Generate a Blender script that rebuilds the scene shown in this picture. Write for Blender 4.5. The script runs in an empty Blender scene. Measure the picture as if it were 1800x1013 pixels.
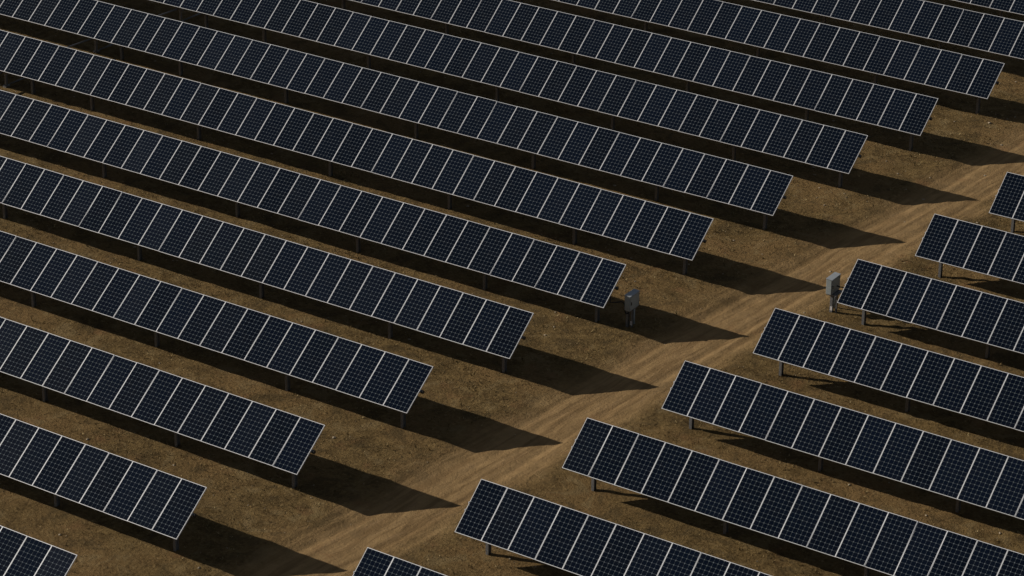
import bpy, math, random
import numpy as np

random.seed(7)
rng = np.random.default_rng(11)
S = bpy.context.scene
COL = S.collection
R = math.radians

# ------------------------------------------------------------------ camera
CAM_LOC = (48.7203, -52.396, 45.3522)
CAM_ROT = (1.1299, -0.0050, 0.5913)
F_PX = 4954.95                       # focal length in pixels of an 1800 px wide picture
cam_d = bpy.data.cameras.new('camera')
cam_d.sensor_width = 36.0
cam_d.lens = F_PX / 1800 * 36
cam_d.clip_end = 2000
cam = bpy.data.objects.new('camera', cam_d)
cam.location = CAM_LOC
cam.rotation_euler = CAM_ROT
COL.objects.link(cam)
S.camera = cam


def rot_matrix(rx, ry, rz):
    c, s = math.cos, math.sin
    X = np.array([[1, 0, 0], [0, c(rx), -s(rx)], [0, s(rx), c(rx)]])
    Y = np.array([[c(ry), 0, s(ry)], [0, 1, 0], [-s(ry), 0, c(ry)]])
    Z = np.array([[c(rz), -s(rz), 0], [s(rz), c(rz), 0], [0, 0, 1]])
    return Z @ Y @ X


RM = rot_matrix(*CAM_ROT)


def in_view(P, margin=60):
    """Which points lie inside the pictured stretch of ground (only used to limit how far litter is scattered)."""
    q = (np.asarray(P) - np.array(CAM_LOC)) @ RM
    u = 900 + F_PX * q[:, 0] / -q[:, 2]
    v = 506.5 - F_PX * q[:, 1] / -q[:, 2]
    return (u > -margin) & (u < 1800 + margin) & (v > -margin) & (v < 1013 + margin)


# ------------------------------------------------------------------ light
SUN_EL, SUN_AZ = 26.0, -161.8
world = bpy.data.worlds.new('World')
S.world = world
world.use_nodes = True
wn, wl = world.node_tree.nodes, world.node_tree.links
wn.clear()
sky = wn.new('ShaderNodeTexSky')
sky.sky_type = 'NISHITA'
sky.sun_disc = False
sky.sun_elevation = R(SUN_EL)
sky.sun_rotation = R(90 - SUN_AZ)
sky.air_density = 1.0
sky.dust_density = 0.6
bg = wn.new('ShaderNodeBackground')
bg.inputs['Strength'].default_value = 0.05
wo = wn.new('ShaderNodeOutputWorld')
hsv = wn.new('ShaderNodeHueSaturation')          # the photograph's white balance: open shade is nearly neutral
hsv.inputs['Saturation'].default_value = 0.58
wl.new(sky.outputs[0], hsv.inputs['Color'])
wl.new(hsv.outputs[0], bg.inputs[0])
wl.new(bg.outputs[0], wo.inputs[0])

sun_d = bpy.data.lights.new('sun', 'SUN')
sun_d.energy = 5.0
sun_d.angle = R(0.5)
sun_d.color = (1.0, 0.94, 0.85)
sun = bpy.data.objects.new('sun', sun_d)
el, az = R(SUN_EL), R(SUN_AZ)
sdir = (math.cos(el) * math.cos(az), math.cos(el) * math.sin(az), math.sin(el))
from mathutils import Vector
sun.rotation_euler = Vector(sdir).to_track_quat('Z', 'Y').to_euler()
sun.location = (-30, -10, 30)
COL.objects.link(sun)

S.view_settings.view_transform = 'Standard'
S.view_settings.look = 'None'
S.view_settings.gamma = 1
S.view_settings.exposure = -0.32
S.view_settings.use_curve_mapping = False


# ------------------------------------------------------------------ node helpers
class NT:
    def __init__(self, name):
        self.m = bpy.data.materials.new(name)
        self.m.use_nodes = True
        self.t = self.m.node_tree
        self.n = self.t.nodes
        self.b = self.n['Principled BSDF']

    def new(self, kind, **kw):
        nd = self.n.new(kind)
        for k, v in kw.items():
            setattr(nd, k, v)
        return nd

    def set(self, sock, v):
        if hasattr(v, 'is_linked') or isinstance(v, bpy.types.NodeSocket):
            self.t.links.new(v, sock)
        else:
            sock.default_value = v

    def math(self, op, a, b=None, c=None, clamp=False):
        nd = self.new('ShaderNodeMath', operation=op, use_clamp=clamp)
        self.set(nd.inputs[0], a)
        if b is not None:
            self.set(nd.inputs[1], b)
        if c is not None:
            self.set(nd.inputs[2], c)
        return nd.outputs[0]

    def mix(self, f, a, b, blend='MIX'):
        nd = self.new('ShaderNodeMix', data_type='RGBA', blend_type=blend)
        self.set(nd.inputs[0], f)
        self.set(nd.inputs[6], a if not isinstance(a, tuple) else (*a, 1))
        self.set(nd.inputs[7], b if not isinstance(b, tuple) else (*b, 1))
        return nd.outputs[2]

    def noise(self, vec, scale, detail=4, rough=0.55, dist=0.0):
        nd = self.new('ShaderNodeTexNoise')
        self.set(nd.inputs['Vector'], vec)
        nd.inputs['Scale'].default_value = scale
        nd.inputs['Detail'].default_value = detail
        nd.inputs['Roughness'].default_value = rough
        nd.inputs['Distortion'].default_value = dist
        return nd.outputs[0]

    def ramp(self, f, lo, hi, a=0.0, b=1.0):
        nd = self.new('ShaderNodeMapRange', interpolation_type='SMOOTHSTEP')
        self.set(nd.inputs[0], f)
        for i, v in enumerate((lo, hi, a, b)):
            nd.inputs[i + 1].default_value = v
        return nd.outputs[0]

    def bump(self, h, strength, dist, normal=None):
        nd = self.new('ShaderNodeBump')
        nd.inputs['Strength'].default_value = strength
        nd.inputs['Distance'].default_value = dist
        self.set(nd.inputs['Height'], h)
        if normal is not None:
            self.set(nd.inputs['Normal'], normal)
        return nd.outputs[0]


ROAD_SLOPE = 0.0985                  # the track and the row ends run a little askew to the rows
ROAD_MID = 0.85


# ------------------------------------------------------------------ materials
def soil_material():
    k = NT('dry_soil')
    pos = k.new('ShaderNodeNewGeometry').outputs['Position']
    sep = k.new('ShaderNodeSeparateXYZ')
    k.set(sep.inputs[0], pos)
    x, y = sep.outputs[0], sep.outputs[1]
    u = k.math('SUBTRACT', x, k.math('MULTIPLY', y, ROAD_SLOPE))
    # along-track coordinates for the streaks
    cmb = k.new('ShaderNodeCombineXYZ')
    k.set(cmb.inputs[0], k.math('ADD', u, k.math('MULTIPLY', k.noise(pos, 0.22, 3, 0.5), 0.7)))
    k.set(cmb.inputs[1], k.math('MULTIPLY', y, 0.07))
    trk = cmb.outputs[0]
    wob = k.math('MULTIPLY', k.math('SUBTRACT', k.noise(pos, 0.45, 4, 0.6), 0.5), 2.0)
    du = k.math('ABSOLUTE', k.math('SUBTRACT', k.math('ADD', u, wob), ROAD_MID))
    road = k.ramp(du, 2.45, 0.65)
    # streaks of wheel tracks
    st1 = k.ramp(k.noise(trk, 3.2, 3, 0.6, 0.6), 0.42, 0.63)
    st2 = k.noise(trk, 9.0, 3, 0.6, 0.4)
    n_big = k.noise(pos, 0.22, 3)
    n_mid = k.noise(pos, 1.3, 5, 0.62)
    n_fine = k.noise(pos, 9.0, 6, 0.7)
    n_grain = k.noise(pos, 32.0, 4, 0.7)
    grass = k.mix(k.ramp(n_mid, 0.36, 0.66), (0.115, 0.073, 0.027), (0.197, 0.128, 0.049))
    grass = k.mix(k.ramp(n_big, 0.42, 0.64), grass, (0.202, 0.124, 0.049))
    grass = k.mix(k.ramp(n_fine, 0.50, 0.68, 0, 0.75), grass, (0.292, 0.197, 0.083))
    grass = k.mix(k.ramp(n_fine, 0.46, 0.30, 0, 0.80), grass, (0.041, 0.025, 0.008))
    dirt = k.mix(k.ramp(n_mid, 0.35, 0.68), (0.271, 0.172, 0.076), (0.330, 0.211, 0.095))
    dirt = k.mix(k.math('MULTIPLY', st1, 0.7), dirt, (0.175, 0.106, 0.045))
    dirt = k.mix(k.ramp(st2, 0.52, 0.72, 0, 0.5), dirt, (0.330, 0.214, 0.108))
    dirt = k.mix(k.ramp(n_fine, 0.44, 0.32, 0, 0.35), dirt, (0.180, 0.109, 0.051))
    blot = k.ramp(k.noise(pos, 3.4, 5, 0.7, 0.5), 0.53, 0.68, 0, 0.6)
    grass = k.mix(blot, grass, (0.075, 0.046, 0.017))
    blot2 = k.ramp(k.noise(pos, 1.9, 5, 0.7, 0.3), 0.56, 0.72, 0, 0.5)
    grass = k.mix(blot2, grass, (0.250, 0.168, 0.070))
    # patches of bare, darker and straw-pale ground a stride or two across
    pat = k.noise(pos, 0.85, 4, 0.62, 0.8)
    grass = k.mix(k.ramp(pat, 0.52, 0.66, 0, 0.62), grass, (0.085, 0.059, 0.026))
    grass = k.mix(k.ramp(pat, 0.46, 0.34, 0, 0.55), grass, (0.251, 0.178, 0.083))
    dirt = k.mix(k.ramp(k.noise(pos, 0.6, 4, 0.6, 0.6), 0.52, 0.70, 0, 0.4), dirt, (0.190, 0.128, 0.063))
    col = k.mix(road, grass, dirt)
    col = k.mix(k.ramp(n_grain, 0.60, 0.78, 0, 0.30), col, (0.361, 0.251, 0.127))
    col = k.mix(k.ramp(n_grain, 0.42, 0.28, 0, 0.45), col, (0.095, 0.059, 0.025))
    # reddish disturbed earth here and there
    red = k.ramp(k.noise(pos, 0.7, 3, 0.5), 0.60, 0.74, 0, 0.5)
    col = k.mix(red, col, (0.229, 0.122, 0.053))
    k.set(k.b.inputs['Base Color'], col)
    k.b.inputs['Roughness'].default_value = 0.95
    k.b.inputs['Specular IOR Level'].default_value = 0.1
    nr = k.bump(n_mid, 0.5, 0.10)
    nr = k.bump(k.math('MULTIPLY', n_fine, k.math('SUBTRACT', 1.0, k.math('MULTIPLY', road, 0.75))), 1.0, 0.13, nr)
    nr = k.bump(k.math('MULTIPLY', k.noise(trk, 5.0, 4, 0.6, 0.5), road), 0.5, 0.025, nr)
    nr = k.bump(n_grain, 0.7, 0.02, nr)
    k.set(k.b.inputs['Normal'], nr)
    return k.m


def glass_material():
    k = NT('solar_cells_under_glass')
    oc = k.new('ShaderNodeTexCoord').outputs['Object']
    sep = k.new('ShaderNodeSeparateXYZ')
    k.set(sep.inputs[0], oc)
    rnd = k.new('ShaderNodeObjectInfo').outputs['Random']
    P = 0.1545

    def cell(c):
        f = k.math('FRACT', k.math('ADD', k.math('DIVIDE', c, P), 20.0))
        return k.math('ABSOLUTE', k.math('SUBTRACT', f, 0.5))
    ax, ay = cell(sep.outputs[0]), cell(sep.outputs[1])
    gap = k.math('GREATER_THAN', k.math('MAXIMUM', ax, ay), 0.5 - 0.014)
    cham = k.math('GREATER_THAN', k.math('ADD', ax, ay), 0.845)
    out = k.math('MAXIMUM', k.math('GREATER_THAN', k.math('ABSOLUTE', sep.outputs[0]), 3 * P - 0.003),
                 k.math('GREATER_THAN', k.math('ABSOLUTE', sep.outputs[1]), 6 * P - 0.003))
    line = k.math('MAXIMUM', gap, cham)
    tint = k.mix(k.math('FRACT', k.math('MULTIPLY', rnd, 7.31)), (0.0014, 0.0034, 0.0085), (0.0027, 0.0060, 0.0150))
    # each cell a trace different from the next
    idx = k.new('ShaderNodeCombineXYZ')
    k.set(idx.inputs[0], k.math('FLOOR', k.math('DIVIDE', sep.outputs[0], P)))
    k.set(idx.inputs[1], k.math('FLOOR', k.math('DIVIDE', sep.outputs[1], P)))
    k.set(idx.inputs[2], k.math('MULTIPLY', rnd, 91.0))
    wnz = k.new('ShaderNodeTexWhiteNoise')
    k.set(wnz.inputs[0], idx.outputs[0])
    tint = k.mix(k.math('MULTIPLY', wnz.outputs[0], 0.5), tint, (0.0032, 0.0064, 0.0145))
    col = k.mix(line, tint, (0.130, 0.150, 0.165))
    col = k.mix(out, col, (0.012, 0.012, 0.015))
    dust = k.noise(oc, 3.0, 4, 0.6)
    col = k.mix(k.ramp(dust, 0.45, 0.75, 0.0, 0.012), col, (0.30, 0.25, 0.18))
    k.set(k.b.inputs['Base Color'], col)
    k.set(k.b.inputs['Roughness'], k.math('ADD', 0.10, k.math('MULTIPLY', rnd, 0.10)))
    k.b.inputs['IOR'].default_value = 1.25
    return k.m


def plain(name, col, rough=0.5, metal=0.0, spot=None, scale=6.0, bump=0.0):
    k = NT(name)
    oc = k.new('ShaderNodeTexCoord').outputs['Object']
    n = k.noise(oc, scale, 5, 0.6)
    c2 = spot or tuple(v * 0.7 for v in col)
    k.set(k.b.inputs['Base Color'], k.mix(k.ramp(n, 0.38, 0.66), col, c2))
    k.b.inputs['Roughness'].default_value = rough
    k.b.inputs['Metallic'].default_value = metal
    if bump:
        k.set(k.b.inputs['Normal'], k.bump(n, bump, 0.01))
    return k.m


def tuft_material():
    k = NT('dry_grass')
    at = k.new('ShaderNodeAttribute', attribute_name='tone')
    k.set(k.b.inputs['Base Color'], at.outputs['Color'])
    k.b.inputs['Roughness'].default_value = 0.9
    k.b.inputs['Specular IOR Level'].default_value = 0.1
    return k.m


M_SOIL = soil_material()
M_GLASS = glass_material()
M_FRAME = plain('anodised_aluminium', (0.76, 0.765, 0.78), 0.45, 0.1, (0.69, 0.695, 0.71), 9)
M_POST = plain('galvanised_steel', (0.20, 0.20, 0.205), 0.55, 0.35, (0.13, 0.125, 0.12), 14)
M_TUBE = plain('torque_tube_steel', (0.28, 0.28, 0.29), 0.5, 0.5)
M_CAP = plain('black_plastic', (0.012, 0.012, 0.012), 0.5)
M_CABLE = plain('black_cable', (0.010, 0.010, 0.010), 0.55)
M_BOX = plain('grey_enclosure_paint', (0.30, 0.33, 0.33), 0.45, 0.0, (0.26, 0.29, 0.29), 4)
M_LID = plain('grey_enclosure_lid', (0.33, 0.35, 0.37), 0.45, 0.0, (0.29, 0.31, 0.33), 4)
M_TAG = plain('pale_tag', (0.62, 0.58, 0.56), 0.6)
M_STONE = plain('field_stone', (0.40, 0.32, 0.22), 0.9, 0, (0.22, 0.165, 0.10), 20)
M_TUFT = tuft_material()


# ------------------------------------------------------------------ mesh helpers
def mesh(name, verts, faces, mat, smooth=False):
    me = bpy.data.meshes.new(name)
    me.from_pydata([tuple(map(float, v)) for v in verts], [], faces)
    me.materials.append(mat)
    if smooth:
        me.polygons.foreach_set('use_smooth', [True] * len(me.polygons))
    me.update()
    return me


def obj(name, me, parent=None, loc=(0, 0, 0), rot=(0, 0, 0)):
    o = bpy.data.objects.new(name, me)
    o.location = loc
    o.rotation_euler = rot
    if parent:
        o.parent = parent
    COL.objects.link(o)
    return o


class MB:
    def __init__(self):
        self.v, self.f = [], []

    def box(self, x0, x1, y0, y1, z0, z1):
        b = len(self.v)
        self.v += [(x, y, z) for z in (z0, z1) for y in (y0, y1) for x in (x0, x1)]
        self.f += [tuple(b + i for i in q) for q in
                   ((0, 2, 3, 1), (4, 5, 7, 6), (0, 1, 5, 4), (2, 6, 7, 3), (0, 4, 6, 2), (1, 3, 7, 5))]
        return self

    def prism(self, prof, a, b, axis='z'):
        """profile of (p, q) pairs swept along an axis from a to b"""
        base = len(self.v)
        n = len(prof)
        for t in (a, b):
            for p, q in prof:
                self.v.append({'z': (p, q, t), 'x': (t, p, q), 'y': (p, t, q)}[axis])
        self.f.append(tuple(base + i for i in range(n))[::-1])
        self.f.append(tuple(base + n + i for i in range(n)))
        for i in range(n):
            j = (i + 1) % n
            self.f.append((base + i, base + j, base + n + j, base + n + i))
        return self

    def tube(self, pts, r, n=8):
        pts = [Vector(p) for p in pts]
        base = len(self.v)
        for i, p in enumerate(pts):
            d = (pts[min(i + 1, len(pts) - 1)] - pts[max(i - 1, 0)]).normalized()
            a = d.cross(Vector((0, 0, 1)))
            if a.length < 1e-3:
                a = Vector((1, 0, 0))
            a.normalize()
            b = d.cross(a)
            for q in range(n):
                t = 2 * math.pi * q / n
                self.v.append(tuple(p + a * (r * math.cos(t)) + b * (r * math.sin(t))))
        for i in range(len(pts) - 1):
            for q in range(n):
                s = (q + 1) % n
                self.f.append((base + i * n + q, base + i * n + s, base + (i + 1) * n + s, base + (i + 1) * n + q))
        self.f.append(tuple(base + q for q in range(n))[::-1])
        self.f.append(tuple(base + (len(pts) - 1) * n + q for q in range(n)))
        return self

    def me(self, name, mat, smooth=False):
        import bmesh
        m = mesh(name, self.v, self.f, mat, smooth)
        bm = bmesh.new()
        bm.from_mesh(m)
        bmesh.ops.recalc_face_normals(bm, faces=bm.faces)
        bm.to_mesh(m)
        bm.free()
        return m


def bevel(o, w, seg=2):
    b = o.modifiers.new('bevel', 'BEVEL')
    b.width = w
    b.segments = seg
    b.limit_method = 'ANGLE'


# ------------------------------------------------------------------ terrain
def vnoise(x, y, seed):
    xi, yi = np.floor(x).astype(np.int64), np.floor(y).astype(np.int64)
    xf, yf = x - xi, y - yi

    def h(a, b):
        n = (a * 374761393 + b * 668265263 + seed * 144269) & 0xffffffff
        n = ((n ^ (n >> 13)) * 1274126177) & 0xffffffff
        return ((n ^ (n >> 16)) & 0xffff) / 65535.0
    u, v = xf * xf * (3 - 2 * xf), yf * yf * (3 - 2 * yf)
    return ((h(xi, yi) * (1 - u) + h(xi + 1, yi) * u) * (1 - v) + (h(xi, yi + 1) * (1 - u) + h(xi + 1, yi + 1) * u) * v) - 0.5


def smooth(a, b, t):
    t = np.clip((t - a) / (b - a), 0, 1)
    return t * t * (3 - 2 * t)


def height(x, y):
    x, y = np.asarray(x, float), np.asarray(y, float)
    u = x - ROAD_SLOPE * y - ROAD_MID
    w = u + 0.7 * vnoise(x * 0.35, y * 0.35, 3)
    road = smooth(2.3, 1.1, np.abs(w))
    z = -0.06 * road + 0.05 * np.exp(-((u + 1.9) / 0.55) ** 2) + 0.04 * np.exp(-((u - 1.9) / 0.5) ** 2)
    # ruts that run along the track and wander a little
    uu = u + 0.55 * vnoise(x * 0.05, y * 0.09, 9) + 0.10 * vnoise(x * 0.2, y * 0.25, 10)
    for c, d, s in ((-0.95, 0.045, 0.16), (0.75, 0.045, 0.17), (-0.35, 0.022, 0.12), (1.35, 0.025, 0.12), (-1.6, 0.03, 0.13)):
        amp = d * np.clip(0.15 + 1.7 * (vnoise(y * 0.22, y * 0 + c * 7, 21) + 0.5), 0, 2)
        amp = amp * 0.40
        z = z - amp * np.exp(-((uu - c) / s) ** 2) + 0.5 * amp * np.exp(-((uu - c - 0.26) / (s * 0.8)) ** 2)
    z = z + road * 0.009 * vnoise(uu * 5.0, y * 0.5, 5) + road * 0.008 * vnoise(uu * 11.0, y * 1.2, 6)
    rough = 1 - 0.65 * road
    z = z + 0.10 * vnoise(x * 0.18, y * 0.18, 1) + rough * (0.06 * vnoise(x * 0.8, y * 0.8, 2)
                                                         + 0.040 * vnoise(x * 2.1, y * 2.1, 4) + 0.028 * vnoise(x * 4.6, y * 4.6, 8))
    spoil = smooth(2.6, 3.6, u) * smooth(-0.1, 0.2, vnoise(x * 0.45, y * 0.45, 51))
    z = z + spoil * (0.09 * vnoise(x * 3.1, y * 3.1, 52) + 0.05 * vnoise(x * 6.7, y * 6.7, 53))
    return z


def grid_mesh(name, xs, ys, fn, mat):
    X, Y = np.meshgrid(xs, ys)
    V = fn(X, Y)
    nx, ny = len(xs), len(ys)
    me = bpy.data.meshes.new(name)
    me.vertices.add(nx * ny)
    me.vertices.foreach_set('co', V.reshape(-1).astype(np.float32))
    i = (np.arange(ny - 1)[:, None] * nx + np.arange(nx - 1)[None]).reshape(-1)
    q = np.stack([i, i + 1, i + nx + 1, i + nx], 1)
    me.loops.add(q.size)
    me.loops.foreach_set('vertex_index', q.reshape(-1).astype(np.int32))
    me.polygons.add(len(q))
    me.polygons.foreach_set('loop_start', (np.arange(len(q)) * 4).astype(np.int32))
    me.polygons.foreach_set('use_smooth', np.ones(len(q), bool))
    me.materials.append(mat)
    me.update(calc_edges=True)
    return me


def spaced(lo, hi, step, far_lo, far_hi):
    core = np.arange(lo, hi, step)
    a = lo - np.cumsum(np.geomspace(step * 2, 80, 16))
    b = core[-1] + np.cumsum(np.geomspace(step * 2, 80, 16))
    return np.concatenate([a[::-1], core, b])


gx = spaced(-50, 30, 0.16, 0, 0)
gy = spaced(-4, 78, 0.16, 0, 0)


def ground_fn(X, Y):
    return np.stack([X, Y, height(X, Y)], -1)


g = obj('ground', grid_mesh('ground', gx, gy, ground_fn, M_SOIL))
g['kind'] = 'structure'

ru = np.linspace(-1, 1, 72)
ry_ = np.arange(-30, 110, 0.10)


def road_fn(U, Y):
    wl_ = -1.95 - 0.5 * vnoise(Y * 0.5, Y * 0, 31) - 0.35 * vnoise(Y * 1.9, Y * 0, 32)
    wr_ = 1.95 + 0.5 * vnoise(Y * 0.5, Y * 0, 33) + 0.35 * vnoise(Y * 1.9, Y * 0, 34)
    u = np.where(U < 0, -U * wl_, U * wr_)
    X = ROAD_MID + ROAD_SLOPE * Y + u
    edge = smooth(1.0, 0.93, np.abs(U))
    return np.stack([X, Y, height(X, Y) + 0.012 * edge - 0.02 * (1 - edge)], -1)


d = obj('dirt_track', grid_mesh('dirt_track', ru, ry_, road_fn, M_SOIL))
d['kind'] = 'structure'


def hz(x, y):
    return float(height(np.array([x]), np.array([y]))[0])


# ------------------------------------------------------------------ solar rows
PW, PL = 0.994, 1.910                # one module, pitch 1.0 along the row
FW, FD = 0.0150, 0.042


def frame_me():
    m = MB()
    a, b = PW / 2, PL / 2
    m.box(-a, a, -b, -b + FW, -FD, 0).box(-a, a, b - FW, b, -FD, 0)
    m.box(-a, -a + FW, -b + FW, b - FW, -FD, 0).box(a - FW, a, -b + FW, b - FW, -FD, 0)
    return m.me('frame', M_FRAME)


FRAME = frame_me()
a_, b_ = PW / 2 - FW - 0.0005, PL / 2 - FW - 0.0005
PANEL = MB().box(-a_, a_, -b_, b_, -0.012, -0.004).me('solar_panel', M_GLASS)


def post_me(h):
    w, dpt, t = 0.052, 0.080, 0.012
    prof = [(-w, -dpt), (w, -dpt), (w, -dpt + t), (t / 2, -dpt + t), (t / 2, dpt - t), (w, dpt - t), (w, dpt), (-w, dpt),
            (-w, dpt - t), (-t / 2, dpt - t), (-t / 2, -dpt + t), (-w, -dpt + t)]
    m = MB().prism(prof, -0.3, h - 0.06, 'z')
    return m.me('post', M_POST)


def bearing_me():
    """a pillow-block ring round the tube with a foot plate on the pile"""
    m = MB()
    n = 14
    ring = []
    for i in range(n):
        t0, t1 = 2 * math.pi * i / n, 2 * math.pi * (i + 1) / n
        o, q = 0.085, 0.066
        m.prism([(o * math.cos(t0), o * math.sin(t0)), (o * math.cos(t1), o * math.sin(t1)),
                 (q * math.cos(t1), q * math.sin(t1)), (q * math.cos(t0), q * math.sin(t0))], -0.03, 0.03, 'x')
    m.box(-0.045, 0.045, -0.10, 0.10, -0.103, -0.085)
    return m.me('bearing', M_TUBE)


BEARING = bearing_me()
PITCH = 5.3717
CAP = MB().prism([(0.066 * math.cos(i * math.pi / 8), 0.066 * math.sin(i * math.pi / 8)) for i in range(16)], 0, 0.06, 'x').me('end_cap', M_CAP)
CLIP = MB().box(-0.02, 0.01, -0.022, 0.022, -0.03, 0.012).me('end_clip', M_FRAME)
TUBE_DROP = 0.115
SHARED_TUBES, SHARED_POSTS = {}, {}


def tube_mesh(n):
    if n not in SHARED_TUBES:
        prof = [(0.058 * math.cos(i * math.pi / 8), 0.058 * math.sin(i * math.pi / 8)) for i in range(16)]
        SHARED_TUBES[n] = MB().prism(prof, 0.03, n + 0.03, 'x').me('torque_tube', M_TUBE)
    return SHARED_TUBES[n]


def post_mesh(h):
    h = round(h, 2)
    if h not in SHARED_POSTS:
        SHARED_POSTS[h] = post_me(h)
    return SHARED_POSTS[h]


def solar_row(x_end, y, sign, n, tilt, hub, posts, label, group):
    """sign -1: the row runs to the left of its end at the track, +1: to the right of it"""
    root = bpy.data.objects.new('solar_panel_row', None)
    root.location = (x_end, y, 0)
    root.empty_display_size = 0.5
    COL.objects.link(root)
    root['label'], root['category'], root['group'] = label, 'solar panel row', group
    ct, st = math.cos(tilt), math.sin(tilt)
    for i in range(n):
        jt = rng.normal(0, R(0.25))
        p = obj('solar_panel', PANEL, root, (sign * (i + 0.5), 0, hub + rng.normal(0, 0.0015)), (tilt + jt, rng.normal(0, R(0.12)), 0))
        obj('frame', FRAME, p)
    ty, tz = TUBE_DROP * st, hub - TUBE_DROP * ct
    x0 = 0 if sign > 0 else -n
    obj('torque_tube', tube_mesh(n), root, (x0, ty, tz))
    if sign < 0:
        obj('end_cap', CAP, root, (0.031, ty, tz))
    for px in posts:
        if px < n:
            q = obj('post', post_mesh(tz), root, (sign * px, ty, 0))
            obj('bearing', BEARING, q, (0, 0, tz))
    if sign > 0:
        for s in (0.10, -0.16):
            obj('end_clip', CLIP, root, (-0.004, s * ct, hub + s * st))
    return root


T_L, H_L, T_R, H_R = 0.6463, 1.6703, 0.6793, 1.5734
LEFT = {  # row: x of the end, tilt correction (deg), y correction, modules
    0: (-2.3111, -0.06, -0.010), 1: (-1.7666, -0.94, -0.012), 2: (-1.2280, -1.06, -0.026), 3: (-0.7738, -1.22, 0.032),
    4: (-0.2283, 0.63, 0.014), 5: (0.2963, 0.11, -0.036), 6: (0.8398, 1.10, -0.011), 7: (1.3149, 0.13, -0.006),
    8: (1.7922, 0.51, 0.034), 9: (2.3355, 0.80, -0.012), 10: (2.8445, -0.01, 0.033), 11: (3.37, 0.2, 0.0), 12: (3.90, 0.2, 0.0)}
RIGHT = {
    1: (4.4736, -0.01, -0.002), 2: (4.9181, 0.33, 0.026), 3: (5.4496, 0.26, -0.003), 4: (5.9702, 0.22, 0.013),
    5: (6.4717, -1.10, 0.031), 6: (6.9661, -0.56, 0.018), 7: (7.4566, -0.11, -0.014), 8: (8.0069, 0.97, -0.068)}
LEFT_LABEL = {
    0: 'short corner of a dark panel row in the bottom left corner, left of the track',
    1: 'dark panel row left of the dirt track, second up from the bottom left corner',
    2: 'dark panel row left of the dirt track, third up from the bottom left corner',
    3: 'dark panel row left of the track, second nearer than the row ending at a cabinet',
    4: 'dark panel row left of the track, nearer neighbour of the row ending at a cabinet',
    5: 'dark panel row left of the track whose end is cabled to a grey cabinet',
    6: 'dark panel row left of the track, next beyond the row ending at a cabinet',
    7: 'dark panel row left of the track, second beyond the row ending at a cabinet',
    8: 'dark panel row left of the track, third beyond the row ending at a cabinet',
    9: 'dark panel row left of the track, fourth beyond the row ending at a cabinet',
    10: 'most distant panel row left of the track whose whole near end is in view',
    11: 'distant panel row running out of the right edge just below the topmost row',
    12: 'topmost panel row, a sliver cut off by the top edge at the upper right'}
RIGHT_LABEL = {
    1: 'tip of a dark panel row at the bottom edge, right of the dirt track',
    2: 'dark panel row right of the track, second up from the bottom edge',
    3: 'dark panel row right of the track, third up from the bottom edge',
    4: 'dark panel row right of the track, second nearer than the row beside a cabinet',
    5: 'dark panel row right of the track, next nearer than the row beside a cabinet',
    6: 'dark panel row right of the track with a grey cabinet standing at its end',
    7: 'dark panel row right of the track, next beyond the row beside a cabinet',
    8: 'corner of the most distant panel row right of the track, at the right edge'}


def last_seen(x_end, y, sign):
    """how many modules of this row lie inside the picture, plus a few more"""
    n = 0
    for i in range(70):
        P = [(x_end + sign * (i + 0.5), y + s, 1.6 + s * 0.7) for s in (-.77, .77)]
        if in_view(P, 5).any():
            n = i + 1
    return n + (9 if sign < 0 else 4)


POSTS_L = (0.77, 5.76, 11.71, 17.68, 24.67, 30.65, 34.11, 42.0)
POSTS_R = (0.73, 5.70, 10.71, 16.7, 22.7)
for k_, (xe, dt, dy) in LEFT.items():
    yy = k_ * PITCH + dy
    solar_row(xe, yy, -1, last_seen(xe, yy, -1), T_L + R(dt), H_L, POSTS_L, LEFT_LABEL[k_], 'solar panel rows left of the track')
for k_, (xe, dt, dy) in RIGHT.items():
    yy = k_ * PITCH + dy - 0.0132
    solar_row(xe, yy, 1, last_seen(xe, yy, 1), T_R + R(dt), H_R, POSTS_R, RIGHT_LABEL[k_], 'solar panel rows right of the track')


# ------------------------------------------------------------------ linked drives between the rows (upper left)
DRV = {6: -35.71, 7: -35.66, 8: -35.62}
DRV_LABEL = {
    6: 'low steel drive post with crosshead and push rods under panels at the left edge',
    7: 'middle steel drive post, its push rod slanting out over sunlit dirt between two rows',
    8: 'small dim drive post with push rod near the top edge, farthest of the three'}
dpost = MB().box(-0.05, 0.05, -0.05, 0.05, -0.3, 0.62).me('post', M_POST)
dhead = MB().box(-0.15, 0.15, -0.07, 0.07, 0.62, 0.74).box(-0.11, -0.06, -0.10, 0.10, 0.74, 0.80).box(0.06, 0.11, -0.10, 0.10, 0.74, 0.80).me('crosshead', M_POST)
dfoot = MB().box(-0.10, 0.10, -0.13, 0.13, 0.0, 0.09).me('foot_bracket', M_POST)
for k_, off in DRV.items():
    xe, dt, dy = LEFT[k_]
    xb, yb = xe + off, k_ * PITCH + 0.05
    root = bpy.data.objects.new('tracker_drive', None)
    root.location = (xb, yb, hz(xb, yb))
    COL.objects.link(root)
    root['label'], root['category'], root['group'] = DRV_LABEL[k_], 'drive post', 'linked tracker drives'
    obj('post', dpost, root)
    obj('crosshead', dhead, root)
    obj('foot_bracket', dfoot, root)
    # push rod to the next row nearer the camera, and a short lower link on the far side
    obj('push_rod', MB().tube([(-0.10, -0.11, 0.69), (-0.56, -PITCH + 0.13, 0.70)], 0.040, 10).me('push_rod', M_POST, True), root)
    obj('lower_link', MB().tube([(0.06, 0.16, 0.10), (0.15, 1.35, 0.13)], 0.038, 10).me('lower_link', M_POST, True), root)


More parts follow.
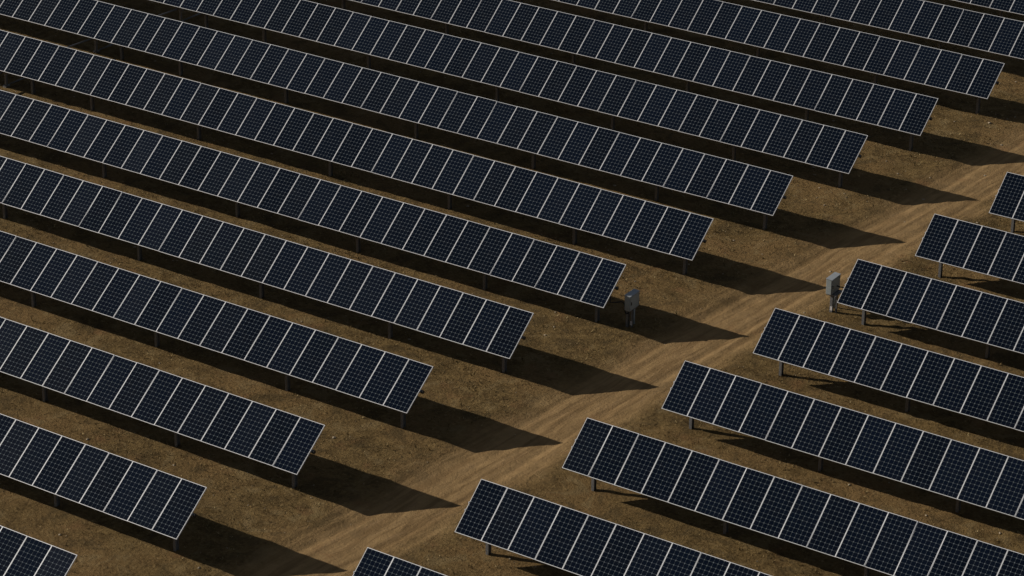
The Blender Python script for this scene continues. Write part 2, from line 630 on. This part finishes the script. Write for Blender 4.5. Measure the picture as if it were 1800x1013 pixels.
# ------------------------------------------------------------------ combiner cabinets on posts
def cabinet(loc, x0, x1, y0, y1, z0, z1, posts, label, tag_at, rail=-9):
    root = bpy.data.objects.new('combiner_cabinet', None)
    root.location = (loc[0], loc[1], 0)
    COL.objects.link(root)
    root['label'], root['category'], root['group'] = label, 'electrical cabinet', 'grey combiner cabinets beside the track'
    X, Y = loc
    bx = (x0 - X, x1 - X, y0 - Y, y1 - Y)
    b = obj('enclosure', MB().box(bx[0], bx[1], bx[2], bx[3], z0, z1).me('enclosure', M_BOX), root)
    bevel(b, 0.012)
    l = obj('rain_hood', MB().prism([(bx[0] - 0.012, z1 + 0.002), (bx[1] + 0.03, z1 + 0.002), (bx[1] + 0.03, z1 + 0.018), (bx[0] - 0.012, z1 + 0.034)],
                                    bx[2] - 0.012, bx[3] + 0.012, 'y').me('rain_hood', M_LID), root)
    bevel(l, 0.005)
    dr = obj('door', MB().box(bx[1] + 0.002, bx[1] + 0.022, bx[2] + 0.02, bx[3] - 0.02, z0 + 0.02, z1 - 0.02).me('door', M_BOX), root)
    bevel(dr, 0.006)
    obj('handle', MB().box(bx[1] + 0.023, bx[1] + 0.045, bx[2] + 0.06, bx[2] + 0.085, (z0 + z1) / 2 - 0.06, (z0 + z1) / 2 + 0.06).me('handle', M_CAP), dr)
    for zz in (z0 + 0.1, z1 - 0.1):
        obj('hinge', MB().box(bx[1] + 0.023, bx[1] + 0.034, bx[3] - 0.055, bx[3] - 0.028, zz - 0.035, zz + 0.035).me('hinge', M_POST), dr)
    for (px, py, hw, m) in posts:
        px, py = px - X, py - Y
        prof = [(-hw, -hw), (hw, -hw), (hw, -hw + 0.012), (-hw + 0.012, -hw + 0.012), (-hw + 0.012, hw - 0.012), (hw, hw - 0.012), (hw, hw), (-hw, hw)]
        p = MB().prism([(px + u, py + v) for u, v in prof], -0.3, z0 - 0.003, 'z').me('post', m)
        obj('post', p, root)
    # conduit from the bottom of the box into the ground
    cx = (bx[0] + bx[1]) / 2
    obj('conduit', MB().tube([(cx, bx[3] - 0.14, z0 - 0.002), (cx, bx[3] - 0.14, -0.2)], 0.035, 10).me('conduit', M_BOX, True), root)
    obj('cross_rail', MB().box(bx[0] + 0.02, max(bx[1] - 0.02, rail), bx[2] + 0.05, bx[3] - 0.05, z0 - 0.05, z0 - 0.004).me('cross_rail', M_POST), root)
    tx, ty, tz = tag_at
    tg = MB().box(tx - X - 0.045, tx - X + 0.045, ty - Y - 0.006, ty - Y, tz, tz + 0.16).me('pale_tag', M_TAG)
    obj('pale_tag', tg, root)
    return root


cabinet((0.74, 27.15), 0.67, 0.89, 26.92, 27.57, 0.77, 1.35,
        [(0.69, 27.13, 0.05, M_POST), (0.85, 27.18, 0.035, M_POST)],
        'grey cabinet on posts left of the track, in shade and wired to a panel row', (0.85, 27.13, 0.12))
cabinet((6.30, 32.5), 6.06, 6.28, 32.33, 33.00, 0.76, 1.36,
        [(6.25, 32.50, 0.055, M_POST), (6.43, 32.52, 0.035, M_POST)],
        'sunlit grey cabinet on pale posts right of the track, in front of a row corner', (6.27, 32.43, 0.10), 0.17)

# cables from the row ends into the cabinets
cab1 = obj('power_cable', MB().tube([(0.02, 26.95, 1.30), (0.16, 26.75, 1.0), (0.30, 26.95, 0.97), (0.45, 27.08, 0.99), (0.54, 27.10, 0.94), (0.58, 27.10, 0.80),
                                     (0.60, 27.08, 0.64), (0.66, 27.06, 0.56), (0.74, 27.05, 0.60), (0.77, 27.05, 0.70), (0.78, 27.05, 0.80)], 0.024, 8).me('power_cable', M_CABLE, True))
cab1['label'] = 'black cable sagging from the panel row end into the shaded grey cabinet'
cab1['category'] = 'cable'
cab2 = obj('power_cable', MB().tube([(7.10, 32.30, 1.42), (6.85, 32.55, 1.10), (6.62, 32.70, 1.02), (6.45, 32.74, 0.98), (6.285, 32.76, 0.98)], 0.024, 8).me('power_cable', M_CABLE, True))
cab2['label'] = 'short black cable between the sunlit grey cabinet and the panel row corner'
cab2['category'] = 'cable'


# ------------------------------------------------------------------ dry grass, clods and stones
def scatter(n):
    x = rng.uniform(-48, 26, n)
    y = rng.uniform(-3, 74, n)
    P = np.stack([x, y, np.zeros(n)], 1)
    return P[in_view(P, 200)]


P = scatter(170000)
u = P[:, 0] - ROAD_SLOPE * P[:, 1] - ROAD_MID
w = np.abs(u + 0.8 * vnoise(P[:, 0] * 0.4, P[:, 1] * 0.4, 3) + 0.5 * vnoise(P[:, 0] * 1.3, P[:, 1] * 1.3, 13))
dens = smooth(1.2, 2.5, w) * np.clip(0.45 + 1.6 * (vnoise(P[:, 0] * 0.5, P[:, 1] * 0.5, 41) + vnoise(P[:, 0] * 1.7, P[:, 1] * 1.7, 42) * 0.7 + 0.05), 0.05, 1)
P = P[rng.uniform(size=len(P)) < dens * 0.85 + 0.004]
P[:, 2] = height(P[:, 0], P[:, 1])
NB = 5
N = len(P)
ang = rng.uniform(0, 2 * math.pi, (N, NB))
size = (0.04 + 0.10 * rng.beta(1.6, 4, N))[:, None] * rng.uniform(0.6, 1.2, (N, NB))
lean = rng.uniform(0.3, 1.5, (N, NB))
big = np.where(rng.uniform(size=(N, 1)) < 0.02, 2.3, 1.0)
size = size * big
wid = rng.uniform(0.006, 0.014, (N, NB)) * big ** 0.6
dx, dy_ = np.cos(ang), np.sin(ang)
base = P[:, None, :] + np.stack([dx, dy_, 0 * dx], -1) * rng.uniform(0, 0.05, (N, NB))[..., None]
side = np.stack([-dy_, dx, 0 * dx], -1) * wid[..., None]
base[..., 2] -= 0.01
tip = base + np.stack([dx * lean, dy_ * lean, 1 + 0 * dx], -1) * (size / np.sqrt(1 + lean ** 2))[..., None] + np.array([0, 0, 0.012])
V = np.stack([base - side, base + side, tip], 2).reshape(-1, 3)
me = bpy.data.meshes.new('dry_grass')
me.vertices.add(len(V))
me.vertices.foreach_set('co', V.reshape(-1).astype(np.float32))
nt = len(V) // 3
me.loops.add(nt * 3)
me.loops.foreach_set('vertex_index', np.arange(nt * 3, dtype=np.int32))
me.polygons.add(nt)
me.polygons.foreach_set('loop_start', (np.arange(nt) * 3).astype(np.int32))
me.update(calc_edges=True)
tone = me.color_attributes.new('tone', 'FLOAT_COLOR', 'POINT')
cA, cB, cC = np.array([0.28, 0.200, 0.090]), np.array([0.10, 0.067, 0.028]), np.array([0.44, 0.335, 0.17])
t = rng.uniform(0, 1, N)[:, None]
c = cA * (1 - t) + cB * t
c = np.where(rng.uniform(size=(N, 1)) < 0.10, cC, c)
c4 = np.concatenate([np.repeat(c, NB * 3, axis=0), np.ones((N * NB * 3, 1))], 1)
tone.data.foreach_set('color', c4.reshape(-1).astype(np.float32))
me.materials.append(M_TUFT)
go = obj('dry_grass', me)
go['kind'] = 'stuff'
go['label'] = 'short dry straw coloured grass growing between the panel rows'
go['category'] = 'dry grass'

P = scatter(22000)
u = P[:, 0] - ROAD_SLOPE * P[:, 1] - ROAD_MID
keep = rng.uniform(size=len(P)) < np.where(np.abs(u) < 1.4, 0.12, 0.22) * np.clip(0.4 + 2.2 * vnoise(P[:, 0] * 0.3, P[:, 1] * 0.3, 77), 0.05, 1)
P = P[keep]
P[:, 2] = height(P[:, 0], P[:, 1])
vs, fs = [], []
octv = np.array([(1, 0, 0), (-1, 0, 0), (0, 1, 0), (0, -1, 0), (0, 0, 1), (0, 0, -1), (.6, .6, .5), (-.6, .6, .5), (-.6, -.6, .5), (.6, -.6, .5)])
octf = [(0, 6, 9), (6, 2, 7), (7, 1, 8), (8, 3, 9), (4, 9, 6), (4, 6, 7), (4, 7, 8), (4, 8, 9), (0, 2, 6), (2, 1, 7), (1, 3, 8), (3, 0, 9), (0, 5, 2), (2, 5, 1), (1, 5, 3), (3, 5, 0)]
for p in P:
    r = 0.016 + 0.045 * random.random() ** 4
    q = octv * (r * np.array([random.uniform(.8, 1.5), random.uniform(.8, 1.5), random.uniform(.5, .9)])) * rng.uniform(.75, 1.2, (10, 1))
    b = len(vs)
    vs += list(q + p + np.array([0, 0, r * 0.2]))
    fs += [tuple(b + i for i in f) for f in octf]
po = obj('pebbles', mesh('pebbles', vs, fs, M_STONE))
po['kind'] = 'stuff'
po['label'] = 'small pale stones and clods lying on the dry ground'
po['category'] = 'pebbles'
